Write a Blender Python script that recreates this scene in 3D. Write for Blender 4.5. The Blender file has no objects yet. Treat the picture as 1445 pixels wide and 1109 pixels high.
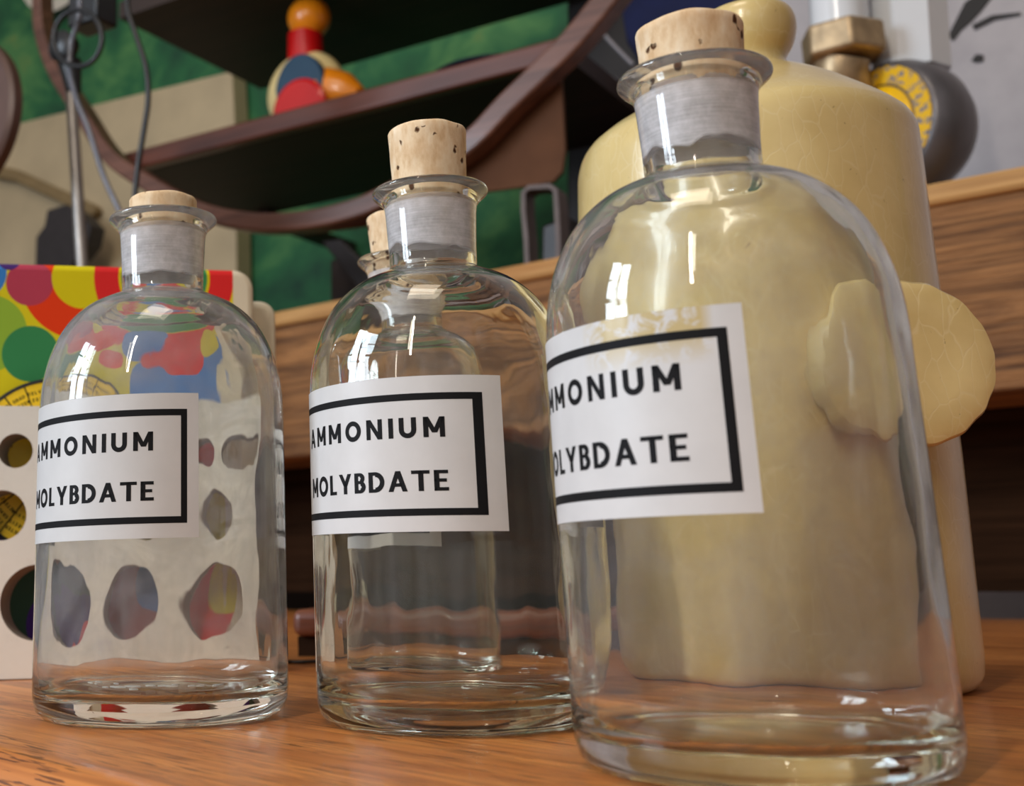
import bpy, bmesh, math, random
from mathutils import Vector, Matrix, noise
random.seed(7)
PI = math.pi
SC = bpy.context.scene
COL = SC.collection

# ------------------------------------------------------------------ camera
W, H = 1445.0, 1109.0
F_PX, PITCH, ROLL, CAM_H = 1788.38, 0.2423, -0.01336, 0.05346
PPX, PPY = W/2-364.98, H/2-187.85            # principal point (the photo is a crop)
fw = Vector((0, math.cos(PITCH), math.sin(PITCH)))
up = Vector((0, -math.sin(PITCH), math.cos(PITCH)))
rt = Vector((1, 0, 0))
cr, cu = math.cos(ROLL)*rt+math.sin(ROLL)*up, -math.sin(ROLL)*rt+math.cos(ROLL)*up
CAM = Vector((0, 0, CAM_H))
cd = bpy.data.cameras.new('camera')
cam = bpy.data.objects.new('camera', cd); COL.objects.link(cam)
M3 = Matrix((cr, cu, -fw)).transposed()
cam.matrix_world = Matrix.Translation(CAM) @ M3.to_4x4()
cd.sensor_width = 36; cd.sensor_fit = 'HORIZONTAL'
cd.lens = F_PX/W*36
cd.shift_x = (W/2-PPX)/W
cd.shift_y = -(H/2-PPY)/W
cd.clip_start = 0.01; cd.clip_end = 60
cd.dof.use_dof = True; cd.dof.focus_distance = 0.47; cd.dof.aperture_fstop = 15
SC.camera = cam

# ------------------------------------------------------------------ light
SC.view_settings.view_transform = 'Standard'
SC.view_settings.look = 'None'
SC.view_settings.gamma = 1
SC.view_settings.use_curve_mapping = False
SC.view_settings.exposure = 0.0
SC.cycles.use_denoising = True
SC.cycles.max_bounces = 24
SC.cycles.transmission_bounces = 20
SC.cycles.glossy_bounces = 10
SC.cycles.diffuse_bounces = 5
SC.cycles.transparent_max_bounces = 16
SC.cycles.caustics_refractive = True
SC.cycles.caustics_reflective = True
SC.cycles.blur_glossy = 0.6
SC.cycles.sample_clamp_indirect = 20.0

wd = bpy.data.worlds.new('room_light'); SC.world = wd; wd.use_nodes = True
wn = wd.node_tree; wn.nodes.clear()
w_out = wn.nodes.new('ShaderNodeOutputWorld'); w_bg = wn.nodes.new('ShaderNodeBackground')
w_tc = wn.nodes.new('ShaderNodeTexCoord'); w_no = wn.nodes.new('ShaderNodeTexNoise'); w_cr = wn.nodes.new('ShaderNodeValToRGB')
w_no.inputs['Scale'].default_value = 3.2; w_no.inputs['Detail'].default_value = 3
wn.links.new(w_tc.outputs['Generated'], w_no.inputs['Vector'])
wn.links.new(w_no.outputs['Fac'], w_cr.inputs['Fac'])
w_cr.color_ramp.elements[0].position = 0.38; w_cr.color_ramp.elements[0].color = (0.17, 0.145, 0.12, 1)
w_cr.color_ramp.elements[1].position = 0.66; w_cr.color_ramp.elements[1].color = (0.75, 0.72, 0.74, 1)
w_sep = wn.nodes.new('ShaderNodeSeparateXYZ'); w_mr = wn.nodes.new('ShaderNodeMapRange'); w_mul = wn.nodes.new('ShaderNodeVectorMath'); w_mul.operation = 'SCALE'
wn.links.new(w_tc.outputs['Generated'], w_sep.inputs[0]); wn.links.new(w_sep.outputs[2], w_mr.inputs[0])
w_mr.inputs[1].default_value = -0.25; w_mr.inputs[2].default_value = 0.25; w_mr.inputs[3].default_value = 0.22; w_mr.inputs[4].default_value = 1.0
wn.links.new(w_cr.outputs['Color'], w_mul.inputs[0]); wn.links.new(w_mr.outputs[0], w_mul.inputs['Scale'])
w_mx = wn.nodes.new('ShaderNodeMapRange'); w_m2 = wn.nodes.new('ShaderNodeVectorMath'); w_m2.operation = 'SCALE'
wn.links.new(w_sep.outputs[0], w_mx.inputs[0]); w_mx.inputs[1].default_value = -0.6; w_mx.inputs[2].default_value = 0.7; w_mx.inputs[3].default_value = 1.35; w_mx.inputs[4].default_value = 0.35
wn.links.new(w_mul.outputs[0], w_m2.inputs[0]); wn.links.new(w_mx.outputs[0], w_m2.inputs['Scale'])
w_my = wn.nodes.new('ShaderNodeMapRange'); w_m3 = wn.nodes.new('ShaderNodeVectorMath'); w_m3.operation = 'SCALE'
wn.links.new(w_sep.outputs[1], w_my.inputs[0]); w_my.inputs[1].default_value = -0.7; w_my.inputs[2].default_value = 0.4; w_my.inputs[3].default_value = 1.7; w_my.inputs[4].default_value = 0.6
wn.links.new(w_m2.outputs[0], w_m3.inputs[0]); wn.links.new(w_my.outputs[0], w_m3.inputs['Scale'])
wn.links.new(w_m3.outputs[0], w_bg.inputs['Color'])
w_bg.inputs['Strength'].default_value = 0.55
wn.links.new(w_bg.outputs[0], w_out.inputs[0])

def area(name, loc, target, sx, sy, power, color):
    l = bpy.data.lights.new(name, 'AREA'); l.shape = 'RECTANGLE'; l.size = sx; l.size_y = sy
    l.energy = power; l.color = color
    o = bpy.data.objects.new(name, l); COL.objects.link(o)
    o.location = loc
    d = Vector(target)-Vector(loc)
    o.rotation_euler = d.to_track_quat('-Z', 'Y').to_euler()
    return o
for wi in range(2):
    for wj in range(3):
        area('window_pane_light', (-1.95-wi*.0, .42-wi*.32, .62+wj*.36), (0.05, 0.45, 0.1), 0.25, 0.29, 6.0, (0.74, 0.86, 1.0))
area('ceiling_strip_lamp', (-1.0, -1.25, 1.55), (0.1, 0.6, 0.1), 0.07, 1.2, 25, (1.0, 0.90, 0.78))
area('ceiling_lamp', (-0.2, 0.2, 2.2), (0.1, 0.8, 0.1), 0.6, 0.6, 8, (1.0, 0.84, 0.66))

# ------------------------------------------------------------------ frames
def frame(deg):
    a = math.radians(deg)
    return (Vector((math.cos(a), math.sin(a), 0)), Vector((-math.sin(a), math.cos(a), 0)), a)
F1 = frame(-42.7)     # rough beam
F2 = frame(-36.0)     # hanging shelf unit and the wall
F3 = frame(10.5)      # white board, fabric bag
F4 = frame(-55.0)     # table grain
def P(px, py, n, fr):
    """the point of plane n (in a frame's own coordinates) seen at a pixel of the photo; returned as (s, n, z)"""
    d = (px-PPX)/F_PX*cr-(py-PPY)/F_PX*cu+fw
    t = (n-CAM.dot(fr[1]))/d.dot(fr[1])
    p = CAM+d*t
    return Vector((p.dot(fr[0]), n, p.z))
def Wp(v, fr): return v.x*fr[0]+v.y*fr[1]+Vector((0, 0, v.z))
def loc_in(fr, x, y): p = Vector((x, y, 0)); return p.dot(fr[0]), p.dot(fr[1])

# ------------------------------------------------------------------ object helpers
def link(o, parent=None):
    COL.objects.link(o)
    if parent is not None: o.parent = parent
    return o
def tag(o, label=None, cat=None, group=None, kind=None):
    if label: o['label'] = label
    if cat: o['category'] = cat
    if group: o['group'] = group
    if kind: o['kind'] = kind
    return o
def thing(name, label, cat, loc=(0, 0, 0), rot=0.0, group=None):
    o = bpy.data.objects.new(name, None); o.empty_display_size = 0.02; link(o)
    o.location = loc; o.rotation_euler = (0, 0, rot)
    return tag(o, label, cat, group)
def obj(name, bm, mats, parent=None, smooth=True, frame_rot=None, loc=None, angle=0.6):
    me = bpy.data.meshes.new(name)
    bmesh.ops.recalc_face_normals(bm, faces=bm.faces[:])
    bm.to_mesh(me); bm.free()
    for m in (mats if isinstance(mats, (list, tuple)) else [mats]): me.materials.append(m)
    if smooth:
        me.polygons.foreach_set('use_smooth', [True]*len(me.polygons))
        me.set_sharp_from_angle(angle=angle)
    o = bpy.data.objects.new(name, me); link(o, parent)
    if frame_rot is not None: o.rotation_euler = (0, 0, frame_rot)
    if loc is not None: o.location = loc
    return o
def bevel(o, w, seg=3):
    m = o.modifiers.new('bevel', 'BEVEL'); m.width = w; m.segments = seg; m.limit_method = 'ANGLE'; m.angle_limit = 0.7
    return o
def box(bm, a, b):
    vs = [bm.verts.new((x, y, z)) for x in (a[0], b[0]) for y in (a[1], b[1]) for z in (a[2], b[2])]
    for f in ((0, 1, 3, 2), (4, 6, 7, 5), (0, 4, 5, 1), (2, 3, 7, 6), (0, 2, 6, 4), (1, 5, 7, 3)):
        bm.faces.new([vs[i] for i in f])
def lathe(bm, prof, seg=48, mtx=None, mat_of=None, disp=None):
    """revolve (r, z) points about z; r = 0 at an end closes it"""
    rings = []
    for i, (r, z) in enumerate(prof):
        if r < 1e-7: rings.append([bm.verts.new((0, 0, z))])
        else:
            ring = []
            for k in range(seg):
                a = 2*PI*k/seg; rr, zz = r, z
                if disp: rr, zz = disp(i, r, z, a)
                ring.append(bm.verts.new((rr*math.cos(a), rr*math.sin(a), zz)))
            rings.append(ring)
    faces = []
    for i in range(len(rings)-1):
        A, B = rings[i], rings[i+1]
        for k in range(seg):
            k2 = (k+1) % seg
            if len(A) == 1 and len(B) == 1: continue
            if len(A) == 1: f = bm.faces.new((A[0], B[k], B[k2]))
            elif len(B) == 1: f = bm.faces.new((A[k], B[0], A[k2]))
            else: f = bm.faces.new((A[k], B[k], B[k2], A[k2]))
            if mat_of: f.material_index = mat_of(i)
            faces.append(f)
    if mtx is not None:
        vs = [v for r in rings for v in r]
        bmesh.ops.transform(bm, matrix=mtx, verts=vs)
    return faces
def catmull(pts, n=6):
    out = []
    for i in range(len(pts)-1):
        p0, p1, p2, p3 = pts[max(i-1, 0)], pts[i], pts[i+1], pts[min(i+2, len(pts)-1)]
        for k in range(n):
            t = k/n
            out.append(tuple(0.5*((2*b)+(-a+c)*t+(2*a-5*b+4*c-d)*t*t+(-a+3*b-3*c+d)*t**3) for a, b, c, d in zip(p0, p1, p2, p3)))
    out.append(tuple(pts[-1]))
    return out
def tube(bm, pts, r, seg=12, rect=None, cap=True):
    """sweep a circle (or a rectangle rect=(w along n-axis, h)) along points"""
    pts = [Vector(p) for p in pts]; rings = []
    nrm = None
    for i, p in enumerate(pts):
        t = (pts[min(i+1, len(pts)-1)]-pts[max(i-1, 0)]).normalized()
        if rect:
            b = Vector((0, 1, 0)); s = t.cross(b).normalized()
            w, h = rect if not callable(rect) else rect(i/(len(pts)-1))
            rings.append([bm.verts.new(p+b*w*x+s*h*y) for x, y in ((-.5, -.5), (.5, -.5), (.5, .5), (-.5, .5))])
        else:
            if nrm is None: nrm = t.orthogonal().normalized()
            nrm = (nrm-t*nrm.dot(t)).normalized(); b = t.cross(nrm)
            rr = r(i/(len(pts)-1)) if callable(r) else r
            rings.append([bm.verts.new(p+(nrm*math.cos(2*PI*k/seg)+b*math.sin(2*PI*k/seg))*rr) for k in range(seg)])
    n = len(rings[0])
    for A, B in zip(rings, rings[1:]):
        for k in range(n): bm.faces.new((A[k], A[(k+1) % n], B[(k+1) % n], B[k]))
    if cap: bm.faces.new(rings[0][::-1]); bm.faces.new(rings[-1])
def prism(bm, pts, n0, n1):
    """extrude an outline in the (s, z) plane from n0 to n1"""
    A = [bm.verts.new((s, n0, z)) for s, z in pts]; B = [bm.verts.new((s, n1, z)) for s, z in pts]
    bm.faces.new(A); bm.faces.new(B[::-1])
    for i in range(len(pts)): j = (i+1) % len(pts); bm.faces.new((A[i], A[j], B[j], B[i]))
def plate_with_holes(outline, holes, n0, n1):
    """bmesh of a plate in the (s, z) plane with round holes"""
    cu_ = bpy.data.curves.new('outline', 'CURVE'); cu_.dimensions = '2D'; cu_.fill_mode = 'BOTH'; cu_.extrude = (n1-n0)/2
    def spl(pts):
        sp = cu_.splines.new('POLY'); sp.points.add(len(pts)-1)
        for p, q in zip(sp.points, pts): p.co = (q[0], q[1], 0, 1)
        sp.use_cyclic_u = True
    spl(outline)
    for (x, z, r) in holes: spl([(x+r*math.cos(2*PI*k/48), z+r*math.sin(2*PI*k/48)) for k in range(48)])
    o = bpy.data.objects.new('outline', cu_); COL.objects.link(o)
    me = bpy.data.meshes.new_from_object(o.evaluated_get(bpy.context.evaluated_depsgraph_get()))
    bm = bmesh.new(); bm.from_mesh(me)
    bpy.data.objects.remove(o); bpy.data.meshes.remove(me); bpy.data.curves.remove(cu_)
    bmesh.ops.remove_doubles(bm, verts=bm.verts[:], dist=1e-6)
    for v in bm.verts: x, y, z = v.co; v.co = (x, (n0+n1)/2-z, y)
    return bm

# ------------------------------------------------------------------ material helpers
class NT:
    def __init__(s, name):
        s.m = bpy.data.materials.new(name); s.m.use_nodes = True; s.t = s.m.node_tree; s.t.nodes.clear()
        s.out = s.n('OutputMaterial')
    def n(s, typ, **kw):
        nd = s.t.nodes.new('ShaderNode'+typ)
        for k, v in kw.items():
            if k.startswith('_'): setattr(nd, k[1:], v)
            else: s.put(nd.inputs[k.replace('__', ' ')], v)
        return nd
    def put(s, sock, v):
        if hasattr(v, 'node') or isinstance(v, bpy.types.NodeSocket): s.t.links.new(v, sock)
        else:
            if isinstance(v, (tuple, list)) and len(v) == 3 and sock.type == 'RGBA': v = (*v, 1)
            sock.default_value = v
    def math(s, op, a, b=0.0, c=None, clamp=False):
        nd = s.n('Math', _operation=op, _use_clamp=clamp); s.put(nd.inputs[0], a); s.put(nd.inputs[1], b)
        if c is not None: s.put(nd.inputs[2], c)
        return nd.outputs[0]
    def coord(s, kind='Object', scale=(1, 1, 1), rot=(0, 0, 0), loc=(0, 0, 0)):
        tc = s.n('TexCoord'); mp = s.n('Mapping', Vector=tc.outputs[kind], Scale=scale, Rotation=rot, Location=loc)
        return mp.outputs[0]
    def noise(s, vec, scale=5, detail=4, rough=.55, dist=0.0):
        return s.n('TexNoise', Vector=vec, Scale=scale, Detail=detail, Roughness=rough, Distortion=dist).outputs['Fac']
    def ramp(s, fac, stops, interp='LINEAR'):
        nd = s.n('ValToRGB', Fac=fac); r = nd.color_ramp; r.interpolation = interp
        while len(r.elements) < len(stops): r.elements.new(.5)
        for e, (p, c) in zip(r.elements, stops):
            e.position = p; e.color = (*c, 1) if not isinstance(c, (int, float)) else (c, c, c, 1)
        return nd.outputs['Color']
    def mix(s, fac, a, b, mode='MIX'):
        nd = s.n('Mix', _data_type='RGBA', _blend_type=mode); s.put(nd.inputs[0], fac); s.put(nd.inputs[6], a); s.put(nd.inputs[7], b)
        return nd.outputs[2]
    def bump(s, h, strength=.3, dist=.001):
        return s.n('Bump', Height=h, Strength=strength, Distance=dist).outputs[0]
    def pr(s, col, rough=.5, metal=0.0, normal=None, coat=0.0, spec=.5, coat_rough=.1, **kw):
        nd = s.n('BsdfPrincipled'); s.put(nd.inputs['Base Color'], col); s.put(nd.inputs['Roughness'], rough)
        s.put(nd.inputs['Metallic'], metal); nd.inputs['Specular IOR Level'].default_value = spec
        nd.inputs['Coat Weight'].default_value = coat; nd.inputs['Coat Roughness'].default_value = coat_rough
        if normal is not None: s.put(nd.inputs['Normal'], normal)
        return nd.outputs[0]
    def done(s, sh): s.t.links.new(sh, s.out.inputs['Surface']); return s.m
def plain(name, col, rough=.5, metal=0.0, var=.15, scale=40, coat=0.0, bump=.0, spec=.5):
    n = NT(name); v = n.coord(); f = n.noise(v, scale, 4)
    c = n.ramp(f, [(.3, tuple(x*(1-var) for x in col)), (.7, tuple(min(1, x*(1+var)) for x in col))])
    return n.done(n.pr(c, rough, metal, n.bump(f, bump, .001) if bump else None, coat, spec))
def sr(r, g, b):
    f = lambda x: ((x/255+.055)/1.055)**2.4 if x > 10 else x/255/12.92
    return (f(r), f(g), f(b))
def wood(name, dark, light, streak=(2, 40, 40), rough=.5, coat=0.0, pores=0.0, bump=.25, dist=.0008, offs=0.0, spec=.5):
    n = NT(name)
    v = n.coord(scale=streak, loc=(offs, offs, 0))
    f = n.noise(v, 1.0, 6, .6, .6)
    g = n.noise(n.coord(scale=(streak[0]*4, streak[1]*6, streak[2]*6)), 1.0, 3, .6)
    c = n.ramp(f, [(.30, dark), (.50, tuple((a+b)/2 for a, b in zip(dark, light))), (.70, light)])
    fs = n.noise(n.coord(scale=(streak[0]*.8, streak[1]*4, streak[2]*4), loc=(0, offs, 1)), 1.0, 3, .6)
    c = n.mix(n.ramp(fs, [(.50, 0.0), (.64, .5)]), c, tuple(x*.62 for x in dark))
    h = n.math('ADD', f, n.math('MULTIPLY', g, .4))
    if pores:
        pf = n.noise(n.coord(scale=(42, 900, 900)), 1.0, 2, .5)
        pf2 = n.noise(n.coord(scale=(6, 60, 60)), 1.0, 2, .5)
        m = n.math('MULTIPLY', n.ramp(pf, [(.56, 0.0), (.60, 1.0)]), n.ramp(pf2, [(.38, 0.0), (.50, 1.0)]))
        c = n.mix(n.math('MULTIPLY', m, pores), c, tuple(x*.28 for x in dark))
        h = n.math('SUBTRACT', h, m)
    return n.done(n.pr(c, rough, 0, n.bump(h, bump, dist), coat, spec))

# ---- glass
def glass_mat(name, haze, seed, tint=(.982, .990, .974)):
    n = NT(name)
    rip = n.bump(n.noise(n.coord(scale=(1, 1, .45), loc=(0, seed, seed)), 75, 2, .4), .10, .0012)
    g = n.n('BsdfGlass', Color=tint, Roughness=0.0, IOR=1.46, Normal=rip)
    v = n.coord(loc=(seed, seed*.7, 0))
    f = n.noise(v, 34, 7, .65, 1.2)
    zz = n.n('SeparateXYZ', Vector=n.coord()).outputs[2]
    h = n.math('MULTIPLY', n.ramp(f, [(.40, haze*.35), (.72, haze*1.9)]), n.n('MapRange', Value=zz, **{'From__Min': .012, 'From__Max': .022}).outputs[0])
    d = n.n('BsdfDiffuse', Color=(.80, .78, .82)); tr = n.n('BsdfTranslucent', Color=(.80, .78, .82))
    ms = n.n('MixShader', Fac=.5); n.t.links.new(d.outputs[0], ms.inputs[1]); n.t.links.new(tr.outputs[0], ms.inputs[2])
    mm = n.n('MixShader', Fac=h); n.t.links.new(g.outputs[0], mm.inputs[1]); n.t.links.new(ms.outputs[0], mm.inputs[2])
    return n.done(mm.outputs[0])
def ground_mat(name, haze, seed, tint=(.975, .985, .975)):
    """inside of the neck: ground glass between two heights, clear elsewhere"""
    n = NT(name)
    g = n.n('BsdfGlass', Color=tint, Roughness=0.0, IOR=1.46)
    rg = n.n('BsdfGlass', Color=(.93, .92, .95), Roughness=.45, IOR=1.3)
    tc = n.n('TexCoord'); sp = n.n('SeparateXYZ', Vector=tc.outputs['Object'])
    v = n.coord(scale=(1, 1, 1), loc=(seed, 0, 0))
    edge = n.math('MULTIPLY', n.math('SUBTRACT', n.noise(v, 45, 2), .5), .012)
    z = n.math('ADD', sp.outputs[2], edge)
    lo = n.n('MapRange', Value=z, **{'From__Min': .1735, 'From__Max': .1745}).outputs[0]
    hi = n.n('MapRange', Value=sp.outputs[2], **{'From__Min': .1962, 'From__Max': .1968}).outputs[0]
    mask = n.math('MULTIPLY', lo, n.math('SUBTRACT', 1.0, hi))
    st = n.noise(n.coord(scale=(60, 60, 2600)), 1, 2)
    st2 = n.noise(n.coord(scale=(160, 160, 400)), 1, 4)
    col = n.ramp(n.math('ADD', n.math('MULTIPLY', st, .6), n.math('MULTIPLY', st2, .4)), [(.35, (.70, .68, .69)), (.66, (.95, .93, .94))])
    d = n.n('BsdfDiffuse', Color=col); tr = n.n('BsdfTranslucent', Color=col)
    a = n.n('MixShader', Fac=.45); n.t.links.new(d.outputs[0], a.inputs[1]); n.t.links.new(tr.outputs[0], a.inputs[2])
    b = n.n('MixShader', Fac=.70); n.t.links.new(rg.outputs[0], b.inputs[1]); n.t.links.new(a.outputs[0], b.inputs[2])
    c = n.n('MixShader', Fac=mask); n.t.links.new(g.outputs[0], c.inputs[1]); n.t.links.new(b.outputs[0], c.inputs[2])
    return n.done(c.outputs[0])
def milky_mat(name, seed):
    '''neck wall whose ground surface shows white through the clear glass'''
    n = NT(name)
    g = n.n('BsdfGlass', Color=(.97, .98, .97), Roughness=0.0, IOR=1.46)
    sp = n.n('SeparateXYZ', Vector=n.coord())
    edge = n.math('MULTIPLY', n.math('SUBTRACT', n.noise(n.coord(loc=(seed, 0, 0)), 45, 2), .5), .014)
    lo = n.n('MapRange', Value=n.math('ADD', sp.outputs[2], edge), **{'From__Min': .1740, 'From__Max': .1752}).outputs[0]
    hi = n.n('MapRange', Value=sp.outputs[2], **{'From__Min': .1931, 'From__Max': .1937}).outputs[0]
    st = n.noise(n.coord(scale=(50, 50, 1500)), 1, 3); st2 = n.noise(n.coord(), 160, 5, .65)
    t = n.math('ADD', n.math('MULTIPLY', st, .32), n.math('MULTIPLY', st2, .68))
    col = n.ramp(t, [(.34, (.60, .58, .585)), (.64, (.86, .84, .86))])
    mask = n.math('MULTIPLY', n.math('MULTIPLY', lo, n.math('SUBTRACT', 1.0, hi)), n.ramp(t, [(.3, .52), (.7, .74)]))
    p = n.pr(col, .5, 0, None, 1.0, .3, .03)
    c = n.n('MixShader', Fac=mask); n.t.links.new(g.outputs[0], c.inputs[1]); n.t.links.new(p, c.inputs[2])
    return n.done(c.outputs[0])
def cork_mat():
    n = NT('cork')
    v = n.coord()
    f = n.noise(n.coord(scale=(1, 1, .45)), 260, 6, .6)
    base = n.ramp(f, [(.3, sr(214, 178, 136)), (.5, sr(236, 208, 170)), (.7, sr(246, 226, 196))])
    big = n.noise(v, 90, 3)
    base = n.mix(n.ramp(big, [(.5, 0.0), (.75, .5)]), base, sr(204, 162, 114))
    vo = n.n('TexVoronoi', Vector=n.coord(scale=(1, 1, .7)), Scale=190.0, Randomness=1.0)
    pit = n.ramp(n.math('ADD', vo.outputs['Distance'], n.math('MULTIPLY', n.noise(v, 500, 3), .25)), [(.30, 1.0), (.38, 0.0)])
    sel = n.ramp(n.noise(v, 130, 2), [(.47, 0.0), (.51, 1.0)])
    m = n.math('MULTIPLY', pit, sel)
    col = n.mix(m, base, sr(84, 52, 28))
    h = n.math('SUBTRACT', n.math('MULTIPLY', f, .3), m)
    return n.done(n.pr(col, .85, 0, n.bump(h, .7, .0012), 0, .2))
def paper_mat(name, stain=0.0, green=False):
    n = NT(name); v = n.coord()
    f = n.noise(v, 60, 4)
    c = n.ramp(f, [(.3, (.66, .655, .65)), (.7, (.72, .715, .71))])
    if stain:
        sp = n.n('SeparateXYZ', Vector=n.coord())
        g = n.noise(v, 150, 6, .65, .8)
        z = n.n('MapRange', Value=sp.outputs[2], **{'From__Min': .104, 'From__Max': .113}).outputs[0]
        x = sp.outputs[0]
        win = n.math('MULTIPLY', n.n('MapRange', Value=x, **{'From__Min': -.046, 'From__Max': -.042}).outputs[0],
                     n.n('MapRange', Value=x, **{'From__Min': -.0185, 'From__Max': -.0215}).outputs[0])
        k = n.math('MULTIPLY', n.ramp(g, [(.42, 0.0), (.52, 1.0)]), n.math('MULTIPLY', z, win))
        c = n.mix(n.math('MULTIPLY', k, stain), c, sr(196, 172, 104))
    return n.done(n.pr(c, .38, 0, None, .15, .4))
CORK = cork_mat()
INK = plain('black_ink', (.010, .010, .011), .6, 0, .1, spec=.12)

# ------------------------------------------------------------------ label lettering: strokes as outlines
def quad(x0, x1, y0, y1, w): return [(x0, y0), (x0+w, y0), (x1+w, y1), (x1, y1)]
def arc(cx, cy, rx, ry, w, a0, a1, n=20):
    out = []
    for i in range(n):
        t0 = math.radians(a0+(a1-a0)*i/n); t1 = math.radians(a0+(a1-a0)*(i+1)/n)
        c = []
        for t, q in ((t0, 0), (t1, 0), (t1, 1), (t0, 1)):
            c.append((cx+(rx-q*w)*math.cos(t), cy+(ry-q*w)*math.sin(t)))
        out.append(c)
    return out
S = .24    # stroke width, cap height 1
GL = {
 'A': (.92, [quad(0, .36, 0, 1, S), quad(.92-S, .36, 0, 1, S), [(.2, .24), (.72, .24), (.66, .41), (.26, .41)]]),
 'M': (.98, [quad(0, 0, 0, 1, S), quad(.98-S, .98-S, 0, 1, S), quad(.39, 0, .22, 1, S), quad(.39, .98-S, .22, 1, S)]),
 'O': (.98, arc(.49, .5, .49, .52, S, 0, 360, 36)),
 'N': (.84, [quad(0, 0, 0, 1, S*.95), quad(.84-S*.95, .84-S*.95, 0, 1, S*.95), quad(.84-S, 0, 0, 1, S)]),
 'I': (.20, [quad(0, 0, 0, 1, S)]),
 'U': (.82, [quad(0, 0, .38, 1, S), quad(.82-S, .82-S, .38, 1, S)]+arc(.41, .40, .41, .42, S, 180, 360, 20)),
 'L': (.56, [quad(0, 0, 0, 1, S), [(0, 0), (.56, 0), (.56, .17), (0, .17)]]),
 'Y': (.86, [quad(.33, .33, 0, .5, S), quad(.33, 0, .40, 1, S*1.05), quad(.33, .86-S*1.05, .40, 1, S*1.05)]),
 'B': (.64, [quad(0, 0, 0, 1, S), [(.1, .83), (.34, .83), (.34, 1), (.1, 1)], [(.1, .46), (.36, .46), (.36, .61), (.1, .61)], [(.1, 0), (.36, 0), (.36, .17), (.1, .17)]]
       + arc(.34, .73, .27, .27, S*.95, -90, 90, 14)+arc(.36, .305, .30, .305, S, -90, 90, 14)),
 'D': (.84, [quad(0, 0, 0, 1, S), [(.1, .83), (.36, .83), (.36, 1), (.1, 1)], [(.1, 0), (.36, 0), (.36, .17), (.1, .17)]]+arc(.36, .5, .48, .5, S, -90, 90, 22)),
 'T': (.84, [quad(.32, .32, 0, 1, S), [(0, .83), (.84, .83), (.84, 1), (0, 1)]]),
 'E': (.65, [quad(0, 0, 0, 1, S), [(0, .83), (.64, .83), (.64, 1), (0, 1)], [(0, .43), (.57, .43), (.57, .59), (0, .59)], [(0, 0), (.65, 0), (.65, .17), (0, .17)]]),
 'C': (.80, arc(.46, .5, .46, .52, S, 48, 312, 28)),
 'R': (.66, [quad(0, 0, 0, 1, S), [(.1, .83), (.36, .83), (.36, 1), (.1, 1)], [(.1, .40), (.36, .40), (.36, .56), (.1, .56)], quad(.66-S, .24, 0, .46, S)]+arc(.36, .70, .28, .30, S, -90, 90, 14)),
 'K': (.72, [quad(0, 0, 0, 1, S), quad(.14, .50, .40, 1, S), quad(.72-S, .20, 0, .56, S)]),
 'G': (.86, arc(.46, .5, .46, .52, S, 48, 330, 28)+[[(.5, .36), (.86, .36), (.86, .52), (.5, .52)]]),
 'V': (.84, [quad(.32, 0, 0, 1, S), quad(.32, .84-S, 0, 1, S)]),
 'Z': (.66, [[(0, .83), (.66, .83), (.66, 1), (0, 1)], [(0, 0), (.66, 0), (.66, .17), (0, .17)], quad(0, .66-S*1.1, 0, 1, S*1.1)]),
 'S': (.60, arc(.30, .73, .28, .27, S*.95, 40, 270, 18)+arc(.30, .29, .30, .29, S, -140, 90, 18)),
}
def text_polys(txt, x_right, z0, cap, width):
    """polygons of txt ending at x_right (m, right edge), widths spread over width"""
    tot = sum(GL[c][0] for c in txt)*1.08; gap = (width/cap-tot)/(len(txt)-1)
    x = x_right-width; out = []
    for c in txt:
        w, pl = GL[c]
        for q in pl: out.append([(x+px*cap*1.08, z0+py*cap) for px, py in q])
        x += (w*1.08+gap)*cap
    return out
def wrap(polys, fn, dx=.0012):
    """cut outlines into narrow slices and map (x, z) onto a surface through fn"""
    bm = bmesh.new()
    for q in polys:
        try: bm.faces.new([bm.verts.new((a, 0, b)) for a, b in q])
        except ValueError: pass
    xs = [v.co.x for v in bm.verts]; x = min(xs)+dx
    while x < max(xs):
        bmesh.ops.bisect_plane(bm, geom=bm.verts[:]+bm.edges[:]+bm.faces[:], plane_co=(x, 0, 0), plane_no=(1, 0, 0)); x += dx
    bmesh.ops.triangulate(bm, faces=[f for f in bm.faces if len(f.verts) > 4])
    for v in bm.verts: v.co = fn(v.co.x, v.co.z)
    bm.normal_update()
    return bm

# ------------------------------------------------------------------ reagent bottles
R0 = .05
OUT = [(0, .0028), (.020, .0022), (.036, .0008), (.041, .0), (.0455, .0006), (.0485, .0032), (.0497, .0075), (.05, .012)]
SHO = catmull([(.05, .112), (.0499, .120), (.0488, .131), (.0455, .1430), (.0398, .1535), (.0318, .1612), (.0235, .1655), (.0187, .1673), (.01725, .1690), (.0171, .172)], 5)
NECK = [(.01725, .178), (.0176, .184), (.0179, .190), (.0182, .1936)]
LIP = catmull([(.0182, .1936), (.0193, .1957), (.0214, .1978), (.0227, .1990), (.02295, .2000), (.0224, .2010), (.0205, .2013), (.0178, .2012), (.0159, .2006), (.0152, .1990)], 3)
INN = [(.0150, .1970), (.0147, .190), (.0144, .182), (.0140, .174), (.0139, .1700)]
ISH = catmull([(.0139, .1700), (.0146, .1672), (.0185, .1645), (.0245, .1622), (.0312, .1592), (.0386, .1517), (.0439, .1420), (.0470, .1308), (.0477, .120), (.0478, .112)], 5)
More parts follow.
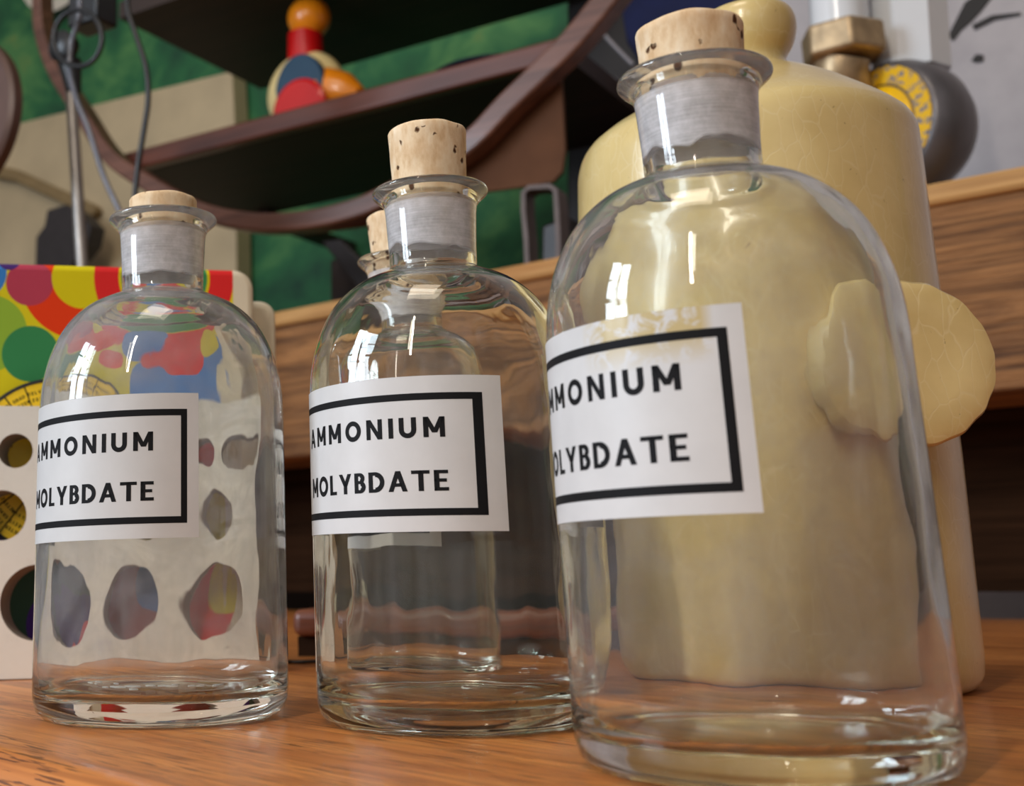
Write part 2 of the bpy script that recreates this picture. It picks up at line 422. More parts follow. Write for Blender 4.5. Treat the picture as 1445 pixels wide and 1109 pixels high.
def make_bottle(x, y, label, idx, haze, lump, aR, dtl, margin, cork, tilt, stain=0.0, R0=.05):
    root = thing('reagent_bottle', label, 'bottle', (x, y, 0), 0, 'glass chemical bottles with corks')
    prof = list(OUT)+[(.05, .012+(.112-.012)*k/20) for k in range(1, 20)]+SHO+NECK+LIP[1:]
    n_out = len(prof)
    prof += INN+ISH[1:]+[(.0478, .112-(.112-.017)*k/20) for k in range(1, 21)]
    prof += [(.0470, .0135), (.0450, .0102), (.0410, .0088), (.030, .0084), (.015, .0092), (0, .0096)]
    n_neck = n_out+5; n_lip = n_out-len(LIP)+1
    if R0 < .05:      # a slimmer bottle with the same neck
        sh = lambda q, z: (q if q < .017 or z > .175 else .017+(q-.017)*(R0-.017)/.033, z)
        prof = [sh(*p_) for p_ in prof]
    def disp(i, r, z, a):
        c = Vector((math.cos(a)*r, math.sin(a)*r, z))
        if i >= n_out+8 and r > .004:
            q = noise.noise(Vector((c.x*38+idx*9, c.y*38, c.z*16)))+.45*noise.noise(Vector((c.x*95+idx*9, c.y*95, c.z*40)))
            k = lump*q*min(1, (r/.03))
            if z < .0155: return r, z+k*.7
            return r+k, z
        if z < .009 and i < 8:
            return r, z+.00012*noise.noise(Vector((c.x*60, c.y*60, idx)))
        return r, z
    bm = bmesh.new()
    lathe(bm, prof, 144, disp=disp, mat_of=lambda i: 1 if n_out-2 <= i <= n_neck else (2 if n_lip-5 <= i < n_lip else 0))
    gm = glass_mat('clear_glass', haze, idx*3.1); gg = ground_mat('ground_glass_neck', haze, idx*1.7)
    obj('glass_body', bm, [gm, gg, milky_mat('milky_neck_glass', idx)], root, angle=2.0)
    # cork
    ct, rt_, rb_ = cork
    bm = bmesh.new()
    cp = [(0, .188), (rb_-.0012, .188), (rb_-.0004, .1885)]
    for k in range(1, 15): t = k/15; cp.append((rb_+(rt_-rb_)*t, .189+(ct-.0012-.189)*t))
    cp += [(rt_, ct-.0012), (rt_-.0004, ct-.0004), (rt_-.0013, ct), (rt_*.6, ct+.0002), (0, ct)]
    def cd_(i, r, z, a):
        q = noise.noise(Vector((math.cos(a)*3+idx*5, math.sin(a)*3, z*160)))
        k = .00022*q
        if q > .38 and z > .204: k -= .0012*(q-.38)
        return r+k, z+(.0006*noise.noise(Vector((math.cos(a)*r*120, math.sin(a)*r*120, idx*3.3))) if z > ct-.001 else 0)
    lathe(bm, cp, 72, disp=cd_)
    co = obj('cork_stopper', bm, CORK, root, angle=.9)
    # label
    cam_a = math.atan2(-y, -x)
    Lw, Lh, z0 = .1115, .053, .0663 if R0 > .045 else .064
    def on(r):
        def fn(xx, zz):          # xx: 0 at the right edge of the label, negative to the left
            a = aR+xx/R0
            return Vector((r*math.cos(a), r*math.sin(a), z0+zz+tilt*R0*(a-cam_a)))
        return fn
    bm = bmesh.new(); nseg = 90; rings = []
    for k in range(nseg+1):
        xx = -Lw*k/nseg
        rings.append([bm.verts.new(on(r)(xx, z)) for r, z in ((R0+.00006, 0), (R0+.0002, 0), (R0+.0002, Lh), (R0+.00006, Lh))])
    for A, B in zip(rings, rings[1:]):
        for k in range(4): bm.faces.new((A[k], A[(k+1) % 4], B[(k+1) % 4], B[k]))
    bm.faces.new(rings[0]); bm.faces.new(rings[-1][::-1])
    lab = obj('paper_label', bm, paper_mat('white_label_paper', stain), root, angle=1.0)
    # printed border and words
    bt = .0024
    bw = margin[1]
    x1, x0, za, zb = -margin[0], -(Lw-margin[0]), .0053, .0470
    rects = [[(x0, za), (x1, za), (x1, za+bt), (x0, za+bt)], [(x0, zb-bt), (x1, zb-bt), (x1, zb), (x0, zb)],
             [(x1-bw, za+bt), (x1, za+bt), (x1, zb-bt), (x1-bw, zb-bt)], [(x0, za+bt), (x0+bw, za+bt), (x0+bw, zb-bt), (x0, zb-bt)]]
    obj('printed_border', wrap(rects, on(R0+.00026)), INK, lab, smooth=False)
    xt = -dtl
    polys = text_polys('AMMONIUM', xt, .0317, .0070, .0672)+text_polys('MOLYBDATE', xt+.0004, .0135, .0070, .0662)
    obj('printed_words', wrap(polys, on(R0+.00026)), INK, lab, smooth=False)
    return root
rad = math.radians
first = make_bottle(-.0384, .5218, 'cloudy clear glass bottle with a pushed-in cork, in front of the colourful fabric', 1, .11, .0006, rad(-70.1), .0170, (.0044, .0023), (.2098, .0144, .0140), .0114)
RES = plain('white_residue', (.82, .82, .80), .8)
bm = bmesh.new()
for k_ in range(16):
    a_ = rad(-150+k_*7.2+random.uniform(-3, 3)); q_ = random.uniform(.024, .037); w_ = random.uniform(.0010, .0032)
    cx_, cy_ = q_*math.cos(a_), q_*math.sin(a_); t_ = a_+PI/2
    ring = []
    for j in range(12):
        e_ = 2*PI*j/12; m_ = 1+.35*noise.noise(Vector((j*.9, k_*3.1, 0)))
        ux, uy = w_*m_*math.cos(e_), w_*.45*m_*math.sin(e_)
        ring.append((cx_+ux*math.cos(t_)-uy*math.sin(t_), cy_+ux*math.sin(t_)+uy*math.cos(t_)))
    A = [bm.verts.new((x_, y_, .0100)) for x_, y_ in ring]; B = [bm.verts.new((x_, y_, .0108)) for x_, y_ in ring]
    bm.faces.new(A[::-1]); bm.faces.new(B)
    for j in range(12): bm.faces.new((A[j], A[(j+1) % 12], B[(j+1) % 12], B[j]))
tag(obj('dried_residue', bm, RES, first, smooth=False), 'white flakes of dried residue on the bottle floor', kind='stuff')
make_bottle(.0709, .4861, 'clear glass bottle with tall tapered cork, middle of the three big labelled bottles', 2, .010, .00045, rad(-73.4), .0204, (.0070, .0036), (.2262, .0157, .0140), -.0071)
make_bottle(.1370, .3680, 'nearest and largest-looking clear glass bottle, its label stained yellow along the top', 3, .065, .0004, rad(-103.6), .0165, (.0041, .0026), (.2170, .0161, .0145), .0041, stain=.85)
p4 = Wp(P(572, 388, .60, frame(0)), frame(0))
make_bottle(p4.x, p4.y, 'corked glass bottle mostly hidden behind the middle bottle', 4, .02, .0004, rad(-78), .0190, (.0060, .0030), (.2225, .0178, .0146), 0, R0=.0385)

# ------------------------------------------------------------------ table
tw = wood('orange_oak_varnish', sr(168, 94, 42), sr(224, 146, 74), (5, 60, 60), .38, .15, .85, .3, .0004)
bm = bmesh.new()
poly = [(-.458, .959), (.342, -.193), (1.50, .620), (-.20, 2.187)]
poly = [loc_in(F4, *p) for p in poly]
A = [bm.verts.new((s, n, -.030)) for s, n in poly]; B = [bm.verts.new((s, n, 0)) for s, n in poly]
bm.faces.new(A[::-1]); bm.faces.new(B)
for i in range(4): bm.faces.new((A[i], A[(i+1) % 4], B[(i+1) % 4], B[i]))
tb = thing('wooden_table', 'orange-brown varnished wooden table carrying the bottles and the jug', 'table', (0, 0, 0))
o = obj('tabletop', bm, tw, tb, smooth=True, frame_rot=F4[2]); bevel(o, .013, 6)
bm = bmesh.new()
poly2 = [(-.40, .985), (.36, -.105), (1.42, .62), (-.18, 2.08)]
poly2 = [loc_in(F4, *p) for p in poly2]
A = [bm.verts.new((s, n, -.10)) for s, n in poly2]; B = [bm.verts.new((s, n, -.0305)) for s, n in poly2]
bm.faces.new(A[::-1]); bm.faces.new(B)
for i in range(4): bm.faces.new((A[i], A[(i+1) % 4], B[(i+1) % 4], B[i]))
obj('apron', bm, tw, tb, smooth=False, frame_rot=F4[2])
for (x, y) in [(-.34, 1.0), (.36, -.02), (1.33, .62), (-.16, 1.95)]:
    bm = bmesh.new(); box(bm, (-.025, -.025, -.75), (.025, .025, -.101)); obj('leg', bm, tw, tb, smooth=False, loc=(x, y, 0))

# ------------------------------------------------------------------ stoneware jug
def stoneware():
    n = NT('cream_crackle_stoneware')
    v = n.coord(); f = n.noise(v, 22, 5)
    c = n.ramp(f, [(.3, sr(204, 178, 116)), (.7, sr(226, 203, 142))])
    vo = n.n('TexVoronoi', _feature='DISTANCE_TO_EDGE', Vector=n.n('Mapping', Vector=v, Scale=(1, 1, .5)).outputs[0], Scale=150.0)
    ds = n.n('Mapping', Vector=v, Scale=(1, 1, .38))
    nz = n.n('TexNoise', Vector=v, Scale=60.0); mx = n.n('VectorMath', _operation='MULTIPLY_ADD'); n.put(mx.inputs[0], nz.outputs['Color']); mx.inputs[1].default_value = (.006, .006, .006); n.put(mx.inputs[2], ds.outputs[0])
    n.put(vo.inputs['Vector'], mx.outputs[0])
    e = n.ramp(vo.outputs['Distance'], [(.0, 1.0), (.040, 0.0)])
    c = n.mix(n.math('MULTIPLY', e, .42), c, sr(228, 210, 162))
    sp = n.ramp(n.noise(v, 420, 2), [(.72, 0.0), (.76, 1.0)])
    c = n.mix(n.math('MULTIPLY', sp, .5), c, sr(110, 84, 46))
    return n.done(n.pr(c, .28, 0, n.bump(n.math('SUBTRACT', n.math('MULTIPLY', f, .5), n.math('MULTIPLY', e, .22)), .15, .001), .5, .5, .12))
STONE = stoneware()
JX, JY = .2450, .6148
jug = thing('stoneware_jug', 'large cream crackle-glazed stoneware jug standing behind the nearest bottle', 'jug', (JX, JY, 0))
prof = catmull([(0, .002), (.060, .001), (.074, .0), (.0802, .004), (.0822, .012), (.0824, .03), (.0828, .10), (.0826, .16), (.0822, .20), (.0814, .240), (.0808, .2530), (.0794, .2595), (.0768, .2640)], 4)[:-1]
prof += catmull([(.0768, .2640), (.0700, .2700), (.058, .2785), (.044, .2880), (.030, .2960), (.0205, .3008), (.0175, .3045), (.0180, .3085), (.0215, .3145), (.0236, .3220), (.0235, .3285), (.0212, .3335), (.0165, .3355), (.0125, .3345), (.0115, .330), (.0115, .300)], 4)
prof += [(.0115, .285), (0, .285)]
bm = bmesh.new(); lathe(bm, prof, 96)
LEAN = [(0, -.003), (.1, 0), (.2, .002), (.25, .004), (.27, .007), (.285, .011), (.30, .014), (.36, .0155)]
for v in bm.verts:                      # the hand-thrown jug leans a little
    for (za, da), (zb_, db_) in zip(LEAN, LEAN[1:]):
        if za <= v.co.z <= zb_+1e-6: v.co.x += da+(db_-da)*(v.co.z-za)/(zb_-za); break
obj('jug_body', bm, STONE, jug, angle=.9)
# round scalloped tap boss on the side of the jug
bc = Wp(P(1281, 512, .521, frame(0)), frame(0))
ax = Vector((-.10, -.99, -.05)).normalized()
rotm = ax.to_track_quat('Z', 'Y').to_matrix().to_4x4()
inv = Matrix.Translation((-JX, -JY, 0))
bm = bmesh.new()
def scal(i, r, z, a):
    if r > .031: return r+.00022*math.sin(a*17)+.0005*noise.noise(Vector((math.cos(a)*5, math.sin(a)*5, 1)))*(1 if i in (2, 3, 4, 5) else .3), z
    return r, z
lathe(bm, [(0, -.010), (.026, -.010), (.0325, -.0085), (.0345, -.005), (.0348, -.001), (.0335, .0020), (.030, .0034), (.020, .0030), (0, .0026)], 136, disp=scal, mtx=inv @ Matrix.Translation(bc) @ rotm)
obj('tap_boss', bm, STONE, jug, angle=.7)
bm = bmesh.new(); lathe(bm, [(0, -.04), (.017, -.04), (.016, -.02), (.021, -.0095), (0, -.0095)], 48, mtx=inv @ Matrix.Translation(bc) @ rotm)
obj('tap_stem', bm, STONE, jug, angle=.7)

# ------------------------------------------------------------------ white board with round holes, yellow dial, fabric bag
def worn_white(name, base, dirt):
    n = NT(name); v = n.coord()
    f = n.noise(v, 28, 6, .7); g = n.noise(v, 160, 4)
    c = n.ramp(f, [(.25, dirt), (.45, base), (.8, tuple(min(1, x*1.06) for x in base))])
    sp = n.ramp(n.noise(v, 210, 2), [(.73, 0.0), (.76, 1.0)])
    c = n.mix(sp, c, sr(120, 110, 100))
    return n.done(n.pr(c, .55, 0, n.bump(g, .2, .0006)))
WHITE = worn_white('worn_white_paint', sr(240, 240, 234), sr(208, 206, 198))
RAW = plain('grey_raw_edge', sr(150, 140, 130), .8)
n0 = .719
def q3(px, py, n=n0): v = P(px, py, n, F3); return v.x, v.z
sL, zt = q3(-60, 573); sR, _ = q3(392, 600)
zt = q3(25, 573)[1]
k = 1/(q3(101, 700)[0]-q3(1, 700)[0])*100
hol = []
for px0, py, r, step in ((22, 636, 24.5, 67), (2, 727, 35, 104), (53, 850, 52, 128)):
    for j in range(-1, 6):
        x = px0+j*step
        if x-r < -50 or x+r > 384: continue
        s, z = q3(x, py); hol.append((s, z, r/k))
bm = plate_with_holes([(sL, .0005), (sR, .0005), (sR, zt), (sL, zt)], hol, n0, n0+.017)
for f in bm.faces:
    f.normal_update()
    if abs(f.normal.y) < .5 and f.calc_center_median().z > .004 and f.calc_center_median().z < zt-.002 and sL+.002 < f.calc_center_median().x < sR-.002: f.material_index = 1
for v in bm.verts:
    if v.co.y > n0+.008 and sL+.002 < v.co.x < sR-.002 and .002 < v.co.z < zt-.002: v.co.x += .0052; v.co.z -= .0012
wb = obj('white_board', bm, [WHITE, RAW], None, smooth=True, frame_rot=F3[2], angle=.5)
tag(wb, 'white painted board pierced with rows of round holes, behind the leftmost bottle', 'board')

YEL = plain('yellow_card', sr(236, 196, 20), .45, 0, .05); BLK = plain('black_plastic', (.012, .012, .013), .35, 0, .2)
cs, cz = q3(76, 656, n0+.021)
dr_ = 129/k
yd = thing('yellow_dial_disc', 'yellow round dial with black rim and small print, behind the white board', 'dial', tuple(Wp(Vector((cs, n0+.0205, cz)), F3)), F3[2])
rx = Matrix.Rotation(PI/2, 4, 'X')
bm = bmesh.new(); lathe(bm, [(0, -.0012), (dr_, -.0012), (dr_, .0008), (dr_*.965, .0010), (dr_*.965, 0), (0, 0)], 96, mtx=rx); obj('rim', bm, BLK, yd, angle=.5)
bm = bmesh.new(); lathe(bm, [(0, .0001), (dr_*.96, .0001), (dr_*.96, .0006), (0, .0006)], 96, mtx=rx); fc = obj('dial_face', bm, YEL, yd, angle=.5)
polys = []
for t in range(0, 24):
    a = math.radians(t*15+7)
    c_, s_ = math.cos(a), math.sin(a)
    for r0, r1 in ((.52, .96),):
        w = .0004
        polys.append([(r0*dr_*c_-w*s_, r0*dr_*s_+w*c_), (r0*dr_*c_+w*s_, r0*dr_*s_-w*c_), (r1*dr_*c_+w*s_, r1*dr_*s_-w*c_), (r1*dr_*c_-w*s_, r1*dr_*s_+w*c_)])
words = ['METER', 'BREIT', 'KELVIN', 'ZEIT', 'GRAD']
for t in range(24):
    a = math.radians(t*15+14.5)
    for li, rr in enumerate((.84, .76, .66)):
        wd_ = words[(t*2+li) % 5]
        for q in text_polys(wd_, len(wd_)*.0010, 0, .0019, len(wd_)*.0019):
            out = []
            for x, z in q:
                u, v2 = x, rr*dr_+z
                b = a-PI/2
                out.append((u*math.cos(b)-v2*math.sin(b), u*math.sin(b)+v2*math.cos(b)))
            polys.append(out)
bm = bmesh.new()
for q in polys: bm.faces.new([bm.verts.new((x, -.00068, z)) for x, z in q])
obj('printed_marks', bm, INK, fc, smooth=False)

# fabric printed with overlapping circles
def fabric():
    n = NT('circle_print_fabric')
    sp = n.n('SeparateXYZ', Vector=n.coord()); X, Z = sp.outputs[0], sp.outputs[2]
    nf = n0+.027
    def C_(px, py): v = P(px, py, nf, F3); return v.x, v.z
    col = sr(224, 208, 30)
    red, org, yel, grn, blu, pnk, pur, lg, drd, dgr = sr(226, 44, 44), sr(234, 64, 20), sr(222, 206, 20), sr(58, 138, 84), sr(60, 130, 205), sr(186, 66, 88), sr(70, 40, 110), sr(150, 186, 60), sr(150, 50, 40), sr(52, 74, 56)
    circles = [  # px, py, r px, colour
        (-18, 470, 60, lg), (300, 560, 120, blu), (250, 640, 70, red), (60, 800, 130, dgr), (86, 880, 50, pur), (92, 905, 34, red), (20, 745, 40, pur), (205, 860, 80, drd), (238, 822, 44, blu),
        (310, 850, 75, org), (340, 830, 42, yel), (352, 800, 22, grn), (330, 920, 50, red), (118, 392, 98, org), (42, 399, 36, pnk), (118, 392, 49, yel), (43, 499, 43, grn),
        (-30, 385, 42, blu), (13, 366, 17, pur), (232, 392, 110, red), (232, 392, 72, yel), (232, 392, 68, grn), (200, 470, 34, blu), (160, 520, 40, yel), (150, 500, 24, org), (250, 500, 45, red), (300, 470, 28, yel)]
    for px, py, r, c in circles:
        cx, cz_ = C_(px, py); rr = r/k
        d = n.math('SQRT', n.math('ADD', n.math('POWER', n.math('ABSOLUTE', n.math('SUBTRACT', X, cx)), 2.0), n.math('POWER', n.math('ABSOLUTE', n.math('SUBTRACT', Z, cz_)), 2.0)))
        col = n.mix(n.math('LESS_THAN', d, rr), col, c)
    edge = C_(329, 430)[0]
    col = n.mix(n.math('GREATER_THAN', X, edge), col, sr(226, 214, 190))
    f = n.noise(n.coord(scale=(1, 1, 1)), 900, 2); g = n.noise(n.coord(), 30, 3)
    col = n.mix(.12, col, n.ramp(g, [(.3, .55), (.7, .9)]), 'MULTIPLY')
    return n.done(n.pr(col, .85, 0, n.bump(f, .25, .0005), 0, .2))
FAB = fabric(); CREAM = plain('cream_cloth', sr(226, 216, 192), .85, 0, .06, 60, 0, .1)
nf = n0+.027
bag = thing('fabric_bag', 'fabric bag printed with overlapping bright circles, behind the white board', 'bag', (0, 0, 0))
def rounded(sL, sR, z0, z1, r, seg=8):
    pts = [(sL, z0), (sR, z0)]
    for j in range(seg+1): a = j/seg*PI/2; pts.append((sR-r+r*math.cos(a), z1-r+r*math.sin(a)))
    for j in range(seg+1): a = PI/2+j/seg*PI/2; pts.append((sL+r+r*math.cos(a), z1-r+r*math.sin(a)))
    return pts
z1 = P(100, 373, nf, F3).z; s1 = P(359, 450, nf, F3).x; s0 = P(-80, 450, nf, F3).x
bm = bmesh.new(); prism(bm, rounded(s0, s1, .0005, z1, .012), nf, nf+.022)
o = obj('printed_front', bm, FAB, bag, frame_rot=F3[2]); bevel(o, .004)
z2 = P(375, 427, nf+.03, F3).z; s2 = P(387, 450, nf+.03, F3).x
bm = bmesh.new(); prism(bm, rounded(s0+.02, s2, .0005, z2, .010), nf+.0225, nf+.05)
o = obj('cream_back', bm, CREAM, bag, frame_rot=F3[2]); bevel(o, .005)

# ------------------------------------------------------------------ rough beam on dark board at the back of the table
nb = 1.262
BEAM = wood('rough_brown_timber', sr(66, 38, 20), sr(176, 124, 74), (4.5, 46, 46), .8, 0, .0, 1.0, .006)
BEAMT = wood('pale_strip_wood', sr(176, 124, 66), sr(214, 170, 108), (4, 60, 60), .7, 0, 0, .4, .002, 3.0)  # paler tones than the beam face below it
DARKW = wood('dark_board_and_shade', sr(34, 21, 12), sr(58, 38, 24), (3, 26, 26), .9, 0, 0, .3, .001, 5.0, .05)  # dark board colour, also used as painted shade under the low rail
zt = (P(1440, 252, nb, F1).z+P(389, 430, nb, F1).z)/2; zl = (P(1440, 284, nb, F1).z+P(389, 452, nb, F1).z)/2
zb = (P(1440, 565, nb, F1).z+P(403, 636, nb, F1).z)/2
bs0, bs1 = P(200, 500, nb, F1).x, P(1620, 500, nb, F1).x
beam = thing('timber_beam', 'rough brown timber beam with a pale top strip, running behind the jug', 'beam', (0, 0, 0))
bm = bmesh.new(); box(bm, (bs0, nb, zb), (bs1, nb+.14, zl)); 
o = obj('beam_face', bm, BEAM, beam, smooth=True, frame_rot=F1[2]); bevel(o, .004)
bm = bmesh.new(); box(bm, (bs0, nb-.006, zl), (bs1, nb+.14, zt)); o = obj('top_strip', bm, BEAMT, beam, smooth=True, frame_rot=F1[2]); bevel(o, .006)
zg = P(1440, 835, nb+.17, F1).z; zc = P(1440, 500, nb+.17, F1).z-.03
bm = bmesh.new(); box(bm, (bs0, nb+.17, zg), (bs1, nb+.21, zc)); db = thing('dark_wood_board', 'dark brown wooden board under the timber beam', 'board', (0, 0, 0))
obj('board_face', bm, DARKW, db, smooth=False, frame_rot=F1[2])
for px in (255, 1180, 1600):
    s = P(px, 700, nb+.17, F1).x
    bm = bmesh.new(); box(bm, (s-.03, nb-0.0+.175, 0), (s+.03, nb+.205, zg)); obj('foot', bm, DARKW, db, smooth=False, frame_rot=F1[2])

# low rail lying on the table behind the middle bottle, and a thin cord
rl = thing('wooden_rail', 'low reddish-brown wooden rail lying on the table behind the middle bottle', 'rail', (.118, .838, 0), rad(-18))
RW = wood('reddish_rail_wood', sr(110, 58, 36), sr(150, 86, 56), (5, 50, 50), .45, .1, 0, .2, .0005)
bm = bmesh.new(); box(bm, (-.098, .004, .0), (.108, .034, .0125)); obj('rail_shade_foot', bm, DARKW, rl, smooth=False)  # dark recessed foot stands in for the shade under the rail
bm = bmesh.new(); box(bm, (-.100, -.004, .0127), (.110, .040, .0300)); o = obj('rail_top', bm, RW, rl); bevel(o, .006, 4)
bm = bmesh.new(); tube(bm, catmull([(.0125, .806, .0012), (.020, .801, .0012), (.030, .800, .0012), (.045, .812, .0012), (.070, .815, .0012)], 6), .0011, 8)
tag(obj('cord', bm, BLK, angle=2), 'thin dark cord on the table between the leftmost and middle bottles', 'cord')

# ------------------------------------------------------------------ room
FLOORM = plain('floor_dark', sr(60, 44, 34), .7)
bm = bmesh.new(); box(bm, (-4, -4, -.80), (4, 5, -.751)); tag(obj('floor', bm, FLOORM, smooth=False), kind='structure')
def green_wall():
    n = NT('mottled_green_paint'); v = n.coord()
    f = n.noise(v, 5.5, 4, .6, .4); g = n.noise(v, 2.2, 2)
    c = n.ramp(f, [(.32, sr(14, 66, 44)), (.50, sr(36, 104, 60)), (.62, sr(80, 136, 76)), (.75, sr(128, 142, 72))])
    return n.done(n.pr(c, .7, 0, n.bump(f, .2, .004)))
nw = 2.15
bm = bmesh.new(); box(bm, (-3.5, nw, -.75), (2.2, nw+.08, 2.6)); tag(obj('wall_back', bm, green_wall(), smooth=False, frame_rot=F2[2]), kind='structure')
bm = bmesh.new(); box(bm, (-3.4, nw-.03, -.75), (2.1, nw-.001, .20)); tag(obj('gap_shade_sheet_1', bm, plain('gap_shade_brown', sr(24, 16, 11), .9, spec=.05), smooth=False, frame_rot=F2[2]), kind='structure')  # dark sheet added so the gap below the board reads as shade
def white_wall():
    n = NT('scuffed_white_wall'); v = n.coord()
    f = n.noise(v, 7, 5, .6)
    c = n.ramp(f, [(.3, sr(150, 144, 148)), (.7, sr(180, 174, 176))])
    d = n.ramp(n.noise(n.coord(scale=(1.0, 1, 1), rot=(0, .7, 0)), 26, 2, .4), [(.78, 0.0), (.80, 1.0)])
    c = n.mix(d, c, sr(50, 44, 42))
    return n.done(n.pr(c, .4, 0, None, .1))
nw2 = 1.78
a = P(1048, 100, nw2, F1).x
bm = bmesh.new(); box(bm, (a, nw2, -.75), (a+1.6, nw2+.06, 2.6)); tag(obj('wall_right', bm, white_wall(), smooth=False, frame_rot=F1[2]), kind='structure')
SOOT = plain('black_scorch', (.02, .017, .016), .7)
def mark(poly, lab):
    bm = bmesh.new(); prism(bm, [(lambda v: (v.x, v.z))(P(x, y, nw2, F1)) for x, y in poly], nw2-.0022, nw2-.0002)
    o = obj('wall_scuff', bm, SOOT, smooth=False, frame_rot=F1[2]); tag(o, lab, 'mark', 'scuff marks on the white wall')
mark([(1338, 52), (1350, 28), (1362, 4), (1385, -12), (1402, -6), (1385, 16), (1372, 30), (1356, 44), (1346, 58)], 'broad black scuff mark at the top of the white wall')
mark([(1372, 36), (1400, 22), (1440, 18), (1441, 22), (1404, 29), (1376, 43)], 'thin dark streak on the white wall beside the broad scuff')
mark([(1371, 86), (1378, 77), (1388, 78), (1388, 87), (1378, 89)], 'small dark blot on the white wall above the grey valve')

# ------------------------------------------------------------------ hanging shelf unit
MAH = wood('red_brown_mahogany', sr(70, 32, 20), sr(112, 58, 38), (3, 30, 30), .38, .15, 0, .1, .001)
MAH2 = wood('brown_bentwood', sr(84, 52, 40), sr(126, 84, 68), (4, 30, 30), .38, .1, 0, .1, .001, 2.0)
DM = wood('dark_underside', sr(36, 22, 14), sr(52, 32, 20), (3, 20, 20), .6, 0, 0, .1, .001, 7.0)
ns = 1.50
def q2(px, py, n): v = P(px, py, n, F2); return v.x, v.z
su = thing('bentwood_shelf_unit', 'dark reddish wooden shelf unit with a curved bentwood hoop, hanging behind', 'shelf', (0, 0, 0))
sa, _ = q2(168, 225, ns); sb, _ = q2(800, 75, ns)
zt2 = q2(340, 172, ns)[1]; zt3 = q2(340, 200, ns)[1]
bm = bmesh.new(); box(bm, (sa, ns, zt3), (sb, ns+.022, zt2)); o = obj('shelf_edge', bm, MAH, su, frame_rot=F2[2]); bevel(o, .004)
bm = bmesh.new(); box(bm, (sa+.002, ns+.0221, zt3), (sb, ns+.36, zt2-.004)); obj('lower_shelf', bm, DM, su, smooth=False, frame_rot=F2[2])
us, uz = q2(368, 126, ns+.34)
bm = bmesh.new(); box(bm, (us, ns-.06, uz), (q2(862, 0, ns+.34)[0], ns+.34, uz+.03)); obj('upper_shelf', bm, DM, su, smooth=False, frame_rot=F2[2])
hoop = [(62, -60), (60, 0), (64, 50), (84, 105), (119, 160), (160, 222), (217, 262), (290, 300), (361, 315), (430, 314), (491, 302), (540, 284), (620, 238), (673, 200), (719, 152), (765, 108), (815, 58), (862, 0), (900, -50)]
hp = [(*q2(x, y, ns-.03),) for x, y in hoop]
hp = [(s, ns-.03, z) for s, z in catmull(hp, 5)]
bm = bmesh.new(); tube(bm, hp, 0, rect=lambda t: (.035, .022+.012*t)); o = obj('bentwood_hoop', bm, MAH2, su, frame_rot=F2[2], angle=1.2); bevel(o, .004)
bm = bmesh.new()
poly = [(790, 90), (794, 150), (797, 212), (793, 242), (780, 256), (740, 263), (680, 271), (610, 292), (520, 318), (430, 330), (380, 328), (361, 318), (491, 300), (560, 272), (640, 222), (700, 168), (750, 118)]
prism(bm, [q2(x, y, ns-.008) for x, y in poly], ns-.008, ns-.001); o = obj('curved_apron', bm, plain('dull_brown_panel', sr(92, 60, 40), .75, 0, .2, 14, spec=.2), su, frame_rot=F2[2], smooth=False)
# side struts hanging it from the wall
for s in (sa+.05, sb-.04):
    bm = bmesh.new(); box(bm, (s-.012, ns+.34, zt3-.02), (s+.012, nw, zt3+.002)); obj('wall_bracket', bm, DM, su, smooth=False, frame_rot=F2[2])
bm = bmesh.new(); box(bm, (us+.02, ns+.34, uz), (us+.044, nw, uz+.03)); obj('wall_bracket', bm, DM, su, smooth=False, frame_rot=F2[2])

# painted wooden toy on the lower shelf
ty = P(432, 110, ns+.075, F2)
kk = 1/(P(533, 110, ns+.075, F2).x-P(432, 110, ns+.075, F2).x)*101
toy = thing('wooden_toy', 'painted wooden toy with cream body, red neck and orange head', 'toy', tuple(Wp(Vector((ty.x, ns+.075, zt2-.004)), F2)), F2[2])
TC = plain('cream_enamel', sr(238, 214, 150), .3, 0, .04, 30, .3); TR = plain('red_enamel', sr(206, 22, 22), .25, 0, .04, 30, .4)
TO = plain('orange_enamel', sr(240, 140, 20), .3, 0, .1, 30, .3); TB = plain('blue_enamel', sr(20, 62, 88), .3, 0, .06, 30, .3)
rb = 54/kk
bm = bmesh.new(); bmesh.ops.create_uvsphere(bm, u_segments=48, v_segments=24, radius=1, matrix=Matrix.Translation((0, 0, rb*.80)) @ Matrix.Diagonal((rb, rb*.62, rb, 1)))
bmesh.ops.bisect_plane(bm, geom=bm.verts[:]+bm.edges[:]+bm.faces[:], plane_co=(0, 0, 0.0005), plane_no=(0, 0, -1), clear_outer=True)
obj('body', bm, TC, toy)
bm = bmesh.new(); lathe(bm, [(0, rb*1.55), (rb*.42, rb*1.60), (rb*.40, rb*2.25), (0, rb*2.3)], 32); obj('neck', bm, TR, toy)
bm = bmesh.new(); bmesh.ops.create_uvsphere(bm, u_segments=40, v_segments=20, radius=rb*.50, matrix=Matrix.Translation((rb*.12, 0, rb*2.62))); obj('head', bm, TO, toy)
bm = bmesh.new(); lathe(bm, [(0, 0), (rb*.60, 0), (rb*.50, .035), (rb*.22, .062), (0, .066)], 32, mtx=Matrix.Translation((rb*.62, -.006, rb*.62)) @ Matrix.Rotation(PI/2+.30, 4, 'Y')); obj('tail', bm, TO, toy)
bm = bmesh.new(); lathe(bm, [(0, 0), (rb*.68, 0), (rb*.68, .008), (rb*.60, .012), (0, .012)], 48, mtx=Matrix.Translation((rb*.30, -rb*.67, rb*.16)) @ Matrix.Rotation(PI/2, 4, 'X')); bmesh.ops.bisect_plane(bm, geom=bm.verts[:]+bm.edges[:]+bm.faces[:], plane_co=(0, 0, 0.0005), plane_no=(0, 0, -1), clear_outer=True); obj('wheel', bm, TR, toy)
